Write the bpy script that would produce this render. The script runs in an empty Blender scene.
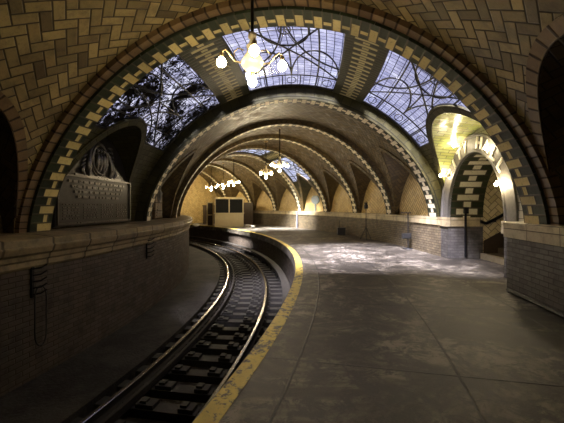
import bpy, math, random
from mathutils import Vector, Matrix
random.seed(7)
C = bpy.context.scene.collection
sc = bpy.context.scene
PI = math.pi
CX, CY = -29.71, 10.49          # centre of the curved station in plan

def P(r, th, z):
    a = math.radians(th)
    return Vector((CX + r*math.cos(a), CY + r*math.sin(a), z))

def lerp(a, b, t): return a + (b-a)*t

# ------------------------------------------------------------------ materials
class NT:
    def __init__(s, name):
        s.m = bpy.data.materials.new(name); s.m.use_nodes = True
        s.t = s.m.node_tree; s.n = s.t.nodes; s.l = s.t.links
        s.n.clear()
        s.out = s.n.new('ShaderNodeOutputMaterial')
    def put(s, sock, v):
        if v is None: return
        if hasattr(v, 'is_output') or isinstance(v, bpy.types.NodeSocket): s.l.new(v, sock)
        else: sock.default_value = v
    def math(s, op, a, b=None, c=None):
        n = s.n.new('ShaderNodeMath'); n.operation = op
        s.put(n.inputs[0], a); s.put(n.inputs[1], b)
        if c is not None: s.put(n.inputs[2], c)
        return n.outputs[0]
    def uv(s):
        n = s.n.new('ShaderNodeUVMap'); n.uv_map = 'UVMap'
        x = s.n.new('ShaderNodeSeparateXYZ'); s.l.new(n.outputs[0], x.inputs[0])
        return x.outputs[0], x.outputs[1]
    def obj(s):
        return s.n.new('ShaderNodeTexCoord').outputs['Object']
    def noise(s, scale, detail=4, rough=.6, vec=None, dist=0):
        n = s.n.new('ShaderNodeTexNoise')
        n.inputs['Scale'].default_value = scale; n.inputs['Detail'].default_value = detail
        n.inputs['Roughness'].default_value = rough; n.inputs['Distortion'].default_value = dist
        if vec is None: vec = s.obj()
        s.l.new(vec, n.inputs['Vector'])
        return n.outputs[0]
    def white(s, x, y, off=0):
        c = s.n.new('ShaderNodeCombineXYZ'); s.put(c.inputs[0], x); s.put(c.inputs[1], y); c.inputs[2].default_value = off
        n = s.n.new('ShaderNodeTexWhiteNoise'); n.noise_dimensions = '3D'; s.l.new(c.outputs[0], n.inputs['Vector'])
        return n.outputs['Value'], n.outputs['Color']
    def ramp(s, fac, stops, interp='LINEAR'):
        n = s.n.new('ShaderNodeValToRGB'); n.color_ramp.interpolation = interp
        e = n.color_ramp.elements
        while len(e) < len(stops): e.new(.5)
        for el, (p, c) in zip(e, stops):
            el.position = p; el.color = (*c, 1) if len(c) == 3 else c
        s.put(n.inputs[0], fac); return n.outputs[0]
    def mix(s, f, a, b, mode='MIX'):
        n = s.n.new('ShaderNodeMix'); n.data_type = 'RGBA'; n.blend_type = mode
        s.put(n.inputs[0], f)
        s.put(n.inputs[6], (*a, 1) if isinstance(a, tuple) else a); s.put(n.inputs[7], (*b, 1) if isinstance(b, tuple) else b)
        return n.outputs[2]
    def smooth(s, v, lo, hi):
        n = s.n.new('ShaderNodeMapRange'); n.interpolation_type = 'SMOOTHSTEP'
        s.put(n.inputs[0], v); n.inputs[1].default_value = lo; n.inputs[2].default_value = hi
        return n.outputs[0]
    def bsdf(s, col, rough=.5, metal=0, height=None, hs=.3, hd=.02, normalcol=None, spec=.5):
        b = s.n.new('ShaderNodeBsdfPrincipled')
        s.put(b.inputs['Base Color'], (*col, 1) if isinstance(col, tuple) else col)
        s.put(b.inputs['Roughness'], rough); b.inputs['Metallic'].default_value = metal
        b.inputs['Specular IOR Level'].default_value = spec
        if height is not None:
            k = s.n.new('ShaderNodeBump'); k.inputs['Strength'].default_value = hs; k.inputs['Distance'].default_value = hd
            s.l.new(height, k.inputs['Height']); s.l.new(k.outputs[0], b.inputs['Normal'])
        s.l.new(b.outputs[0], s.out.inputs[0]); return b

def herringbone(s, w, diag=True):
    """local brick coords of a 2:1 herringbone in UV metres; returns (mortar distance, id x, id y, orientation, tilt)"""
    u, v = s.uv()
    if diag:
        a = s.math('MULTIPLY', s.math('ADD', u, v), .70711/w); b = s.math('MULTIPLY', s.math('SUBTRACT', v, u), .70711/w)
    else:
        a = s.math('MULTIPLY', u, 1/w); b = s.math('MULTIPLY', v, 1/w)
    a = s.math('ADD', a, 400.0); b = s.math('ADD', b, 400.0)
    i = s.math('FLOOR', a); j = s.math('FLOOR', b); fa = s.math('SUBTRACT', a, i); fb = s.math('SUBTRACT', b, j)
    k = s.math('FLOORED_MODULO', s.math('SUBTRACT', i, j), 4.0)
    isv = s.math('GREATER_THAN', k, 1.5)
    k1 = s.math('SUBTRACT', k, s.math('MULTIPLY', isv, 2.0))          # 0/1 : part of the brick
    nh = s.math('SUBTRACT', 1.0, isv)
    # horizontal: along = fa + k1 (0..2), across = fb ; vertical: k=3 bottom, k=2 top : along = fb + (1-k1)
    along = s.math('ADD', s.math('MULTIPLY', nh, s.math('ADD', fa, k1)), s.math('MULTIPLY', isv, s.math('ADD', fb, s.math('SUBTRACT', 1.0, k1))))
    across = s.math('ADD', s.math('MULTIPLY', nh, fb), s.math('MULTIPLY', isv, fa))
    idx = s.math('SUBTRACT', i, s.math('MULTIPLY', nh, k1))
    idy = s.math('SUBTRACT', j, s.math('MULTIPLY', isv, s.math('SUBTRACT', 1.0, k1)))
    d = s.math('MINIMUM', s.math('MINIMUM', along, s.math('SUBTRACT', 2.0, along)), s.math('MINIMUM', across, s.math('SUBTRACT', 1.0, across)))
    return d, idx, idy, isv, along

def courses(s, bw, bh, swap=False, offset=.5):
    u, v = s.uv()
    if swap: u, v = v, u
    b = s.math('ADD', s.math('MULTIPLY', v, 1/bh), 400.0); j = s.math('FLOOR', b); fb = s.math('SUBTRACT', b, j)
    a = s.math('ADD', s.math('MULTIPLY', u, 1/bw), s.math('MULTIPLY', s.math('FLOORED_MODULO', j, 2.0), offset))
    a = s.math('ADD', a, 400.0); i = s.math('FLOOR', a); fa = s.math('SUBTRACT', a, i)
    fa2 = s.math('MULTIPLY', fa, bw/bh)
    d = s.math('MINIMUM', s.math('MINIMUM', fa2, s.math('SUBTRACT', bw/bh, fa2)), s.math('MINIMUM', fb, s.math('SUBTRACT', 1.0, fb)))
    return d, i, j, None, fa

def tiles(name, pat, cols, mortar, rough=(.25, .6), gap=.05, grime=.5, bump=.5, spec=.5, **kw):
    s = NT(name)
    d, i, j, o, al = pat(s, **kw)
    r, rc = s.white(i, j); r2, _ = s.white(i, j, 5.0)
    n = len(cols); col = s.ramp(r, [(q/max(1, n-1), c) for q, c in enumerate(cols)])
    ns = s.noise(3.0, 5, .65); nf = s.noise(26.0, 4, .7)
    g = s.math('MULTIPLY', s.smooth(ns, .42, .72), grime)
    col = s.mix(g, col, tuple(c*.25 for c in mortar) if grime else mortar)
    col = s.mix(s.math('MULTIPLY', s.smooth(nf, .5, .75), .35), col, mortar)
    mk = s.smooth(d, gap*.4, gap*1.5)
    col = s.mix(mk, mortar, col)
    ro = s.math('ADD', s.math('MULTIPLY', r2, rough[1]-rough[0]), rough[0])
    ro = s.math('ADD', ro, s.math('MULTIPLY', s.math('SUBTRACT', 1.0, mk), .3))
    h = s.math('ADD', s.math('ADD', mk, s.math('MULTIPLY', nf, .25)), s.math('MULTIPLY', s.math('MULTIPLY', al, s.math('SUBTRACT', r2, .5)), .9))
    s.bsdf(col, ro, 0, h, bump, .02, spec=spec)
    return s.m

def chain_mat(name, per, wide, thin, cream, green, width):
    """cream quoins linked in a chain with green tiles beside them. u across in 0..width metres, v along"""
    s = NT(name)
    u, v = s.uv()
    x = s.math('ABSOLUTE', s.math('SUBTRACT', s.math('MULTIPLY', u, 1/width), .5))
    q = s.math('ADD', s.math('MULTIPLY', v, 1/per), 100.0); jj = s.math('FLOOR', q); f = s.math('SUBTRACT', q, jj)
    fat = s.math('LESS_THAN', f, .5)
    lim = s.math('ADD', s.math('MULTIPLY', fat, wide-thin), thin)
    is_c = s.math('LESS_THAN', x, lim)
    ed = s.math('ABSOLUTE', s.math('SUBTRACT', x, lim))
    f2 = s.math('FRACT', s.math('MULTIPLY', q, 2.0))
    e2 = s.math('MULTIPLY', s.math('MINIMUM', f2, s.math('SUBTRACT', 1.0, f2)), per*.5/width)
    d = s.math('MINIMUM', ed, e2)
    r, _ = s.white(s.math('FLOOR', s.math('MULTIPLY', q, 2.0)), is_c)
    cc = s.ramp(r, [(0, tuple(c*.72 for c in cream)), (1, cream)]); gg = s.ramp(r, [(0, tuple(c*.5 for c in green)), (1, green)])
    nf = s.noise(18.0, 4, .7)
    col = s.mix(is_c, gg, cc)
    col = s.mix(s.math('MULTIPLY', s.smooth(nf, .5, .8), .6), col, (.03, .025, .012))
    mk = s.smooth(d, .008, .03)
    col = s.mix(mk, (.05, .04, .02), col)
    s.bsdf(col, s.math('ADD', .35, s.math('MULTIPLY', nf, .3)), 0, s.math('ADD', mk, s.math('MULTIPLY', nf, .3)), .4, .015, spec=.25)
    return s.m

def plain(name, col, rough=.5, metal=0, vary=.35, scale=8, bump=.2):
    s = NT(name); n = s.noise(scale, 5, .65)
    c = s.mix(s.math('MULTIPLY', n, vary*1.6), col, tuple(x*.3 for x in col))
    s.bsdf(c, s.math('ADD', rough-.1, s.math('MULTIPLY', n, .2)), metal, n, bump, .01)
    return s.m

M = {}
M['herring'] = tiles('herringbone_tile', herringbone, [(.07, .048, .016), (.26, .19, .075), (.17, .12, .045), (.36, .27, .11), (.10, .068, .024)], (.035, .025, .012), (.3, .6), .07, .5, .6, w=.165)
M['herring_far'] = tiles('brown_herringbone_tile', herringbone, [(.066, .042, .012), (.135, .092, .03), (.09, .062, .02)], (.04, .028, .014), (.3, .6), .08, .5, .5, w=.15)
M['panel'] = tiles('tan_wall_tile', herringbone, [(.50, .35, .12), (.66, .49, .2), (.56, .41, .16)], (.16, .11, .045), (.35, .6), .08, .35, .4, w=.12)
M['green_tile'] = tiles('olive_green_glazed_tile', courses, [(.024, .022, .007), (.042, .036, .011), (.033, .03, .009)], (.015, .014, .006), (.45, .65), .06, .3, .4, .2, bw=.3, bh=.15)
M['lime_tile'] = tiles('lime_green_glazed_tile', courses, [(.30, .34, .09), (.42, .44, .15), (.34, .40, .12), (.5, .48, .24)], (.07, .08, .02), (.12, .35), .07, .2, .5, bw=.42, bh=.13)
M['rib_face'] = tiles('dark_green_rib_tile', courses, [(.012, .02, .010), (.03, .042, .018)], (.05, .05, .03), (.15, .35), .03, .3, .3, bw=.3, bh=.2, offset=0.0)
M['terra'] = tiles('brown_terracotta_block', courses, [(.13, .078, .030), (.19, .115, .045), (.10, .06, .024)], (.03, .016, .008), (.35, .6), .06, .4, .5, bw=.22, bh=.3, offset=0.0)
M['passage'] = tiles('cream_passage_tile', herringbone, [(.52, .43, .22), (.66, .56, .32), (.6, .5, .27)], (.12, .09, .04), (.2, .4), .06, .15, .4, w=.15)
M['white_tile'] = tiles('off_white_glazed_tile', courses, [(.62, .58, .42), (.72, .68, .52)], (.15, .13, .09), (.15, .35), .05, .15, .3, bw=.35, bh=.17)
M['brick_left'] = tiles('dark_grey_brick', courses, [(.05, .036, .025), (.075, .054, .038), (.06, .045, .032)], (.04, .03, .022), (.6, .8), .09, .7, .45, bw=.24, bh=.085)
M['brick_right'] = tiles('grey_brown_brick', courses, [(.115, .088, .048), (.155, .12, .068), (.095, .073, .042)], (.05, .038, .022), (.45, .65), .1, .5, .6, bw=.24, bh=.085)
M['brick_grey'] = tiles('dark_slate_grey_brick', courses, [(.075, .068, .06), (.105, .096, .084), (.062, .057, .05)], (.055, .05, .044), (.45, .65), .09, .7, .45, bw=.24, bh=.085)
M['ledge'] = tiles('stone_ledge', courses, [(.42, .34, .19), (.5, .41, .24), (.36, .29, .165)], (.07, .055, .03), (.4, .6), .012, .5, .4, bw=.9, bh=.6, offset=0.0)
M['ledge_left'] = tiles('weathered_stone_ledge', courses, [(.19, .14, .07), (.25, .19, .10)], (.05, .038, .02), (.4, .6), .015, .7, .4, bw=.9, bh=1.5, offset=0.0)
M['letter_stone'] = plain('grey_terracotta', (.17, .16, .14), .6, 0, .5, 14)
M['chain'] = chain_mat('cream_and_green_quoins', .335, .27, .085, (.70, .56, .23), (.014, .024, .005), .74)
M['chain_far'] = chain_mat('cream_and_green_small_quoins', .31, .38, .14, (.85, .76, .52), (.02, .026, .012), .46)
M['chain_band'] = chain_mat('comb_of_cream_tiles', .27, .30, .10, (.62, .54, .27), (.03, .036, .014), 1.0)
M['jamb_chain'] = chain_mat('jamb_cream_and_green_quoins', .36, .34, .13, (.66, .6, .38), (.03, .038, .014), 1.0)
M['iron'] = plain('black_iron', (.012, .012, .013), .45, .6, .3, 20)
M['steel_rail'] = plain('worn_rail_head_steel', (.62, .60, .58), .22, 1, .15, 30, .05)
M['rusty'] = plain('rusty_rail_steel', (.03, .024, .02), .8, .2, .5, 20)
M['wood'] = plain('dark_creosoted_wood', (.028, .024, .02), .7, 0, .6, 12, .5)
M['brass'] = plain('aged_brass', (.55, .42, .22), .35, .8, .3, 20)
M['bronze'] = plain('dark_bronze', (.05, .046, .042), .38, .8, .4, 9, .3)
M['bronze_hi'] = plain('polished_bronze_relief', (.16, .15, .14), .3, .85, .3, 20)
M['black_plastic'] = plain('black_plastic', (.015, .015, .015), .5, 0, .2, 10)
M['booth_paint'] = plain('cream_paint', (.60, .50, .28), .5, 0, .25, 3, .05)
M['dark_wood'] = plain('dark_stained_wood', (.05, .032, .018), .5, 0, .5, 6)
M['bluegrey'] = plain('blue_grey_mosaic', (.16, .2, .2), .4, 0, .4, 40)
M['zinc'] = plain('blue_grey_zinc', (.22, .22, .27), .45, .3, .3, 14)
M['porcelain'] = plain('white_porcelain', (.75, .7, .58), .3, 0, .1, 10, .02)
M['enamel'] = plain('pale_cream_enamel', (.72, .6, .38), .3, .1, .2, 10, .05)
M['paper'] = plain('white_plastic_bag', (.6, .58, .52), .6, 0, .1, 10)
M['stair'] = plain('worn_stone_step', (.16, .12, .075), .6, 0, .5, 6)
M['stair_edge'] = plain('light_stone_step_edge', (.5, .42, .27), .5, 0, .4, 9)

# platform concrete
s = NT('worn_platform_concrete')
n1 = s.noise(.8, 8, .75, dist=1.0); n2 = s.noise(4.5, 9, .8, dist=.6); n3 = s.noise(48.0, 4, .7)
col = s.ramp(n1, [(.41, (.022, .018, .012)), (.5, (.085, .072, .052)), (.59, (.25, .22, .17))])
col = s.mix(s.smooth(n2, .44, .56), (.018, .014, .009), col)
col = s.mix(s.math('MULTIPLY', s.smooth(n3, .52, .75), .45), col, (.2, .18, .145))
u, v = s.uv()
def joint(x, per):
    f = s.math('FRACT', s.math('MULTIPLY', x, 1/per)); return s.math('MULTIPLY', s.math('MINIMUM', f, s.math('SUBTRACT', 1.0, f)), per)
wob = s.math('MULTIPLY', s.math('SUBTRACT', n2, .5), .03)
jd = s.math('MINIMUM', joint(s.math('ADD', u, wob), 2.25), joint(s.math('ADD', s.math('ADD', v, .35), wob), 1.55))
jm = s.smooth(jd, .003, .018)
col = s.mix(jm, (.012, .011, .010), col)
ro = s.math('ADD', .40, s.math('MULTIPLY', n2, .32))
s.bsdf(col, ro, 0, s.math('ADD', s.math('ADD', n2, s.math('MULTIPLY', n3, .25)), jm), .45, .018, spec=.55)
M['concrete'] = s.m
# track bed concrete
s = NT('grimy_trackbed_concrete')
n1 = s.noise(1.2, 7, .7); n2 = s.noise(20.0, 4, .7)
col = s.ramp(n1, [(.42, (.008, .007, .006)), (.58, (.045, .04, .034))])
s.bsdf(s.mix(s.math('MULTIPLY', n2, .6), col, (.025, .022, .02)), s.math('ADD', .55, s.math('MULTIPLY', n2, .4)), 0, n2, .8, .03, spec=.25)
M['trackbed'] = s.m
# yellow paint
s = NT('chipped_yellow_paint')
n1 = s.noise(9.0, 7, .75); n2 = s.noise(1.7, 3, .6)
chips = s.smooth(s.math('ADD', n1, s.math('MULTIPLY', s.math('SUBTRACT', n2, .5), .35)), .52, .57)
ycol = s.mix(s.noise(30.0, 4, .6), (.74, .56, .09), (.48, .35, .06))
s.bsdf(s.mix(chips, ycol, (.05, .042, .03)), .55, 0, chips, -.3, .01)
M['yellow'] = s.m

def glass_mat(name, dirt, brightened=False):
    s = NT(name); u, v = s.uv()
    def grid(x, p, w):
        f = s.math('FRACT', s.math('ADD', s.math('MULTIPLY', x, 1/p), 50.0)); return s.math('GREATER_THAN', s.math('MULTIPLY', s.math('MINIMUM', f, s.math('SUBTRACT', 1.0, f)), p), w)
    g = s.math('MULTIPLY', grid(u, .17, .0075), grid(v, .17, .0075))
    n = s.noise(1.6, 5, .65); nn = s.noise(13.0, 4, .7)
    iu = s.math('FLOOR', s.math('MULTIPLY', u, 1/.17)); iv = s.math('FLOOR', s.math('MULTIPLY', v, 1/.17))
    r, _ = s.white(iu, iv)
    tint = s.ramp(s.math('ADD', s.math('MULTIPLY', n, .88), s.math('MULTIPLY', r, .12)), [(.3, (.7, .7, .85)), (.7, (1, 1, 1))] if brightened else [(.3, (.27, .27, .42)), (.52, (.54, .53, .70)), (.75, (.92, .92, 1.0))])
    tr = s.n.new('ShaderNodeBsdfTransparent'); s.l.new(tint, tr.inputs[0])
    gl = s.n.new('ShaderNodeBsdfGlossy'); gl.inputs['Roughness'].default_value = .15
    tl = s.n.new('ShaderNodeBsdfTranslucent'); s.l.new(tint, tl.inputs[0])
    m1 = s.n.new('ShaderNodeMixShader'); m1.inputs[0].default_value = .012; s.l.new(tr.outputs[0], m1.inputs[1]); s.l.new(tl.outputs[0], m1.inputs[2])
    m2 = s.n.new('ShaderNodeMixShader'); m2.inputs[0].default_value = .05; s.l.new(m1.outputs[0], m2.inputs[1]); s.l.new(gl.outputs[0], m2.inputs[2])
    df = s.n.new('ShaderNodeBsdfDiffuse'); df.inputs[0].default_value = (.012, .011, .010, 1)
    mask = g
    if dirt:
        nd = s.noise(5.5, 8, .8, dist=1.5); nd2 = s.noise(1.1, 3, .5)
        clear = s.smooth(s.math('ADD', nd, s.math('MULTIPLY', s.math('SUBTRACT', nd2, .5), .5)), .53, .575)
        mask = s.math('MULTIPLY', g, clear)
    m3 = s.n.new('ShaderNodeMixShader'); s.l.new(mask, m3.inputs[0]); s.l.new(df.outputs[0], m3.inputs[1]); s.l.new(m2.outputs[0], m3.inputs[2])
    s.l.new(m3.outputs[0], s.out.inputs[0]); return s.m
M['glass'] = glass_mat('leaded_lavender_glass', False)
M['glass_bright'] = glass_mat('brightened_lavender_glass', False, True)  # tint paled to strengthen the light under the far skylight
M['glass_dirty'] = glass_mat('leaf_covered_leaded_glass', True)

def bulb_mat():
    s = NT('lit_bulb_glass')
    e = s.n.new('ShaderNodeEmission'); e.inputs[0].default_value = (1, .86, .58, 1); e.inputs[1].default_value = 40
    t = s.n.new('ShaderNodeBsdfTransparent'); a = s.n.new('ShaderNodeAddShader')
    s.l.new(e.outputs[0], a.inputs[0]); s.l.new(t.outputs[0], a.inputs[1]); s.l.new(a.outputs[0], s.out.inputs[0])
    s.m.cycles.emission_sampling = 'NONE'
    return s.m
M['bulb'] = bulb_mat()
s = NT('booth_window_glass'); b = s.bsdf((.02, .02, .018), .08); M['dark_glass'] = s.m

# ------------------------------------------------------------------ mesh builder
class MB:
    def __init__(s): s.v = []; s.f = []; s.uv = []; s.sm = []
    def quad(s, pts, uvs=None, smooth=False):
        b = len(s.v); s.v += [tuple(p) for p in pts]; s.f.append(tuple(range(b, b+len(pts))))
        s.uv.append(uvs or [(p[0], p[1]) for p in pts]); s.sm.append(smooth)
    def grid(s, rows, uvs, smooth=True, skip=None, closed=False):
        b = len(s.v); n = len(rows[0])
        for r in rows: s.v += [tuple(p) for p in r]
        for i in range(len(rows)-1):
            for j in range(n-1):
                if skip and skip(i, j): continue
                s.f.append((b+i*n+j, b+(i+1)*n+j, b+(i+1)*n+j+1, b+i*n+j+1))
                s.uv.append([uvs[i][j], uvs[i+1][j], uvs[i+1][j+1], uvs[i][j+1]]); s.sm.append(smooth)
    def box(s, c, d, M=None):
        x, y, z = c; a, b_, c_ = d[0]/2, d[1]/2, d[2]/2
        q = [Vector((x+i*a, y+j*b_, z+k*c_)) for i in (-1, 1) for j in (-1, 1) for k in (-1, 1)]
        if M: q = [M @ p for p in q]
        dims = [(1, 2), (1, 2), (0, 2), (0, 2), (0, 1), (0, 1)]
        fs = [(0, 1, 3, 2), (4, 6, 7, 5), (0, 4, 5, 1), (2, 3, 7, 6), (0, 2, 6, 4), (1, 5, 7, 3)]
        raw = [(x+i*a, y+j*b_, z+k*c_) for i in (-1, 1) for j in (-1, 1) for k in (-1, 1)]
        for f, (p, r) in zip(fs, dims):
            s.quad([q[t] for t in f], [(raw[t][p], raw[t][r]) for t in f])
    def tube(s, pts, rad, n=8, cap=True):
        pts = [Vector(p) for p in pts]; rings = []
        rads = rad if isinstance(rad, (list, tuple)) else [rad]*len(pts)
        up = Vector((0, 0, 1)); prev = None
        for i, p in enumerate(pts):
            t = (pts[min(i+1, len(pts)-1)] - pts[max(i-1, 0)]).normalized()
            if prev is None:
                ref = up if abs(t.z) < .9 else Vector((1, 0, 0))
                a = t.cross(ref).normalized()
            else: a = (prev - t*prev.dot(t)).normalized()
            prev = a; b_ = t.cross(a)
            rings.append([p + (a*math.cos(2*PI*k/n) + b_*math.sin(2*PI*k/n))*rads[i] for k in range(n+1)])
        s.grid(rings, [[(k/n*.2, i*.1) for k in range(n+1)] for i in range(len(rings))])
        if cap:
            s.quad(rings[0][:-1][::-1]); s.quad(rings[-1][:-1])
    def lathe(s, prof, c=(0, 0, 0), n=20, M=None):
        rows = []
        for r, z in prof:
            row = [Vector((c[0]+r*math.cos(2*PI*k/n), c[1]+r*math.sin(2*PI*k/n), c[2]+z)) for k in range(n+1)]
            if M: row = [M @ p for p in row]
            rows.append(row)
        s.grid(rows, [[(k/n, i*.1) for k in range(n+1)] for i in range(len(rows))])
    def sweep(s, prof, th0, th1, n, caps=True, loop=True, smooth=False):
        """closed profile [(r,z)] swept round the station centre"""
        pr = list(prof) + ([prof[0]] if loop else [])
        per = [0]
        for a, b_ in zip(pr, pr[1:]): per.append(per[-1] + math.hypot(b_[0]-a[0], b_[1]-a[1]))
        ths = [lerp(th0, th1, i/n) for i in range(n+1)]
        for j in range(len(pr)-1):
            rows = [[P(pr[j][0], t, pr[j][1]), P(pr[j+1][0], t, pr[j+1][1])] for t in ths]
            vert = abs(pr[j][1]-pr[j+1][1]) > abs(pr[j][0]-pr[j+1][0])
            def w(q): return q[1] if vert else q[0]
            rr = (pr[j][0])
            uvs = [[(math.radians(t)*30.0*(rr/30.0), w(pr[j])), (math.radians(t)*rr, w(pr[j+1]))] for t in ths]
            s.grid(rows, uvs, smooth=smooth)
        if caps and loop:
            for t in (th0, th1): s.quad([P(r, t, z) for r, z in prof], [(r, z) for r, z in prof])
    def build(s, name, mat, parent=None, loc=None):
        me = bpy.data.meshes.new(name)
        if loc is not None:
            L = Vector(loc); s.v = [tuple(Vector(p)-L) for p in s.v]
        me.from_pydata(s.v, [], s.f)
        ul = me.uv_layers.new(name='UVMap'); k = 0
        flat = []
        for q in s.uv:
            for a in q: flat += [a[0], a[1]]
        ul.data.foreach_set('uv', flat)
        me.polygons.foreach_set('use_smooth', s.sm)
        me.materials.append(mat); me.update()
        o = bpy.data.objects.new(name, me); C.objects.link(o)
        if loc is not None: o.location = loc
        if parent: o.parent = parent
        return o

def struct(o): o['kind'] = 'structure'; return o
def tag(o, label, cat, group=None):
    o['label'] = label; o['category'] = cat
    if group: o['group'] = group
    return o
def empty(name, loc, rz=0):
    o = bpy.data.objects.new(name, None); C.objects.link(o); o.location = loc; o.rotation_euler = (0, 0, rz); o.empty_display_size = .2
    return o
def copy_tree(o, parent=None):
    c = o.copy(); C.objects.link(c); c.parent = parent
    for ch in list(o.children): copy_tree(ch, c)
    return c

# ------------------------------------------------------------------ vault geometry
# rib = (theta left, radius left, theta right, radius right) of the intrados
RIBS = [(-42, 25.45, -40, 34.3, 3.8), (-34, 25.45, -32, 34.3, 3.8), (-26, 25.45, -23.5, 34.3, 3.8), (-17.5, 25.45, -15.2, 34.3, 3.8), (-8.6, 25.45, -7.55, 34.28, 3.74), (2.85, 25.27, 2.1, 34.8, 3.96),
        (9.9, 25.6, 8.25, 34.8, 3.96), (15.4, 25.6, 14.6, 34.85, 3.95), (21.2, 25.6, 20.9, 34.85, 3.95), (27.3, 25.6, 27.1, 34.85, 3.95),
        (33.5, 25.6, 33.4, 34.85, 3.95), (39.7, 25.6, 39.6, 34.85, 3.95), (45.8, 25.6, 45.8, 34.85, 3.95), (52, 25.6, 52, 34.85, 3.95), (58.2, 25.6, 58.2, 34.85, 3.95)]
ZL, ZR = 1.14, 1.28
RISE = 3.92
OFF = .19
OFFB = {4: .2, 3: -.05}        # the skylight bay is set further back behind its ribs
A1 = 4; A2 = 5; SKY = (4, 8)
NB = len(RIBS)-1
APOW = 1.23
def sh(psi):
    """unit arch: returns (x -1..1, y 0..1) for psi degrees from the crown"""
    a = math.radians(psi)
    return math.sin(a), max(0, math.cos(a))**APOW
def ribpt(k, psi, off=0, dt=0):
    """point on rib k; off outward from intrados, dt degrees along the station"""
    tL, rL, tR, rR, H = RIBS[k]
    return surf4(tL+dt, rL, tR+dt, rR, H, psi, off)
def surf4(tL, rL, tR, rR, H, psi, off):
    x, y = sh(psi)
    rc = (rL+rR)/2; a = (rR-rL)/2 + off; b = H + off
    r = rc + a*x; f = (r-rL)/(rR-rL)
    z0 = lerp(ZL, ZR, min(1, max(0, (x+1)/2)))
    return r, lerp(tL, tR, f), z0 + b*y
def bay(k, v, psi, off=OFF):
    off += OFFB.get(k, 0)
    A, B = RIBS[k], RIBS[k+1]
    return surf4(*[lerp(a, b, v) for a, b in zip(A, B)], psi, off)
WL, WR = 25.08, 35.12
WE = 34.92           # tympanum radii
def lun(k, v, r, side):
    """height of the side lunette vault of bay k at radius r"""
    wr = WR if side > 0 else WL
    hf, hw, e, p = 2.5, 2.05, 1.4, .6
    L = abs(RIBS[k+1][2 if side > 0 else 0] - RIBS[k][2 if side > 0 else 0])*PI/180*abs(wr)
    m0 = m1 = .30/L
    if k == A1 and side > 0: hf, hw, e, p, wr, m0, m1 = 2.58, 2.42, 2.2, .5, WE, .1/L, .42/L
    elif k == A1: hf, hw, e, p, m0, m1 = 2.5, 2.38, 2.0, .55, .45/L, 1.4/L
    elif k < A1: hf, hw, e, p, m0, m1 = (2.15 if side > 0 else 2.05), (2.05 if side > 0 else 1.95), 2.0, .5, .55/L, .50/L
    t = abs(wr-r)/1.3
    vc = (m0+1-m1)/2; hv = (1-m1-m0)/2
    q = abs((v-vc)/hv)
    if q >= 1: return None
    return (ZR if side > 0 else ZL) + (hw + (hf-hw)*min(1.4, t))*(1-q**e)**p
def crease(k, v, side):
    lo, hi = 0.0, 90.0
    r, th, z = bay(k, v, 89.9*side)
    if lun(k, v, r, side) is None: return 90.0
    # march from the foot upwards to the first place where the barrel rises above the lunette
    ps = 90.0
    while ps > 25:
        r, th, z = bay(k, v, side*(ps-1))
        if z > lun(k, v, r, side): break
        ps -= 1
    a, b = ps-1, ps
    for _ in range(18):
        m = (a+b)/2; r, th, z = bay(k, v, side*m)
        if z > lun(k, v, r, side): a = m
        else: b = m
    return (a+b)/2
def tolen(psi, R=4.6): return math.radians(psi)*R
def bay_mat(k):
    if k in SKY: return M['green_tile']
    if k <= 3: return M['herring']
    return M['herring_far']

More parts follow.
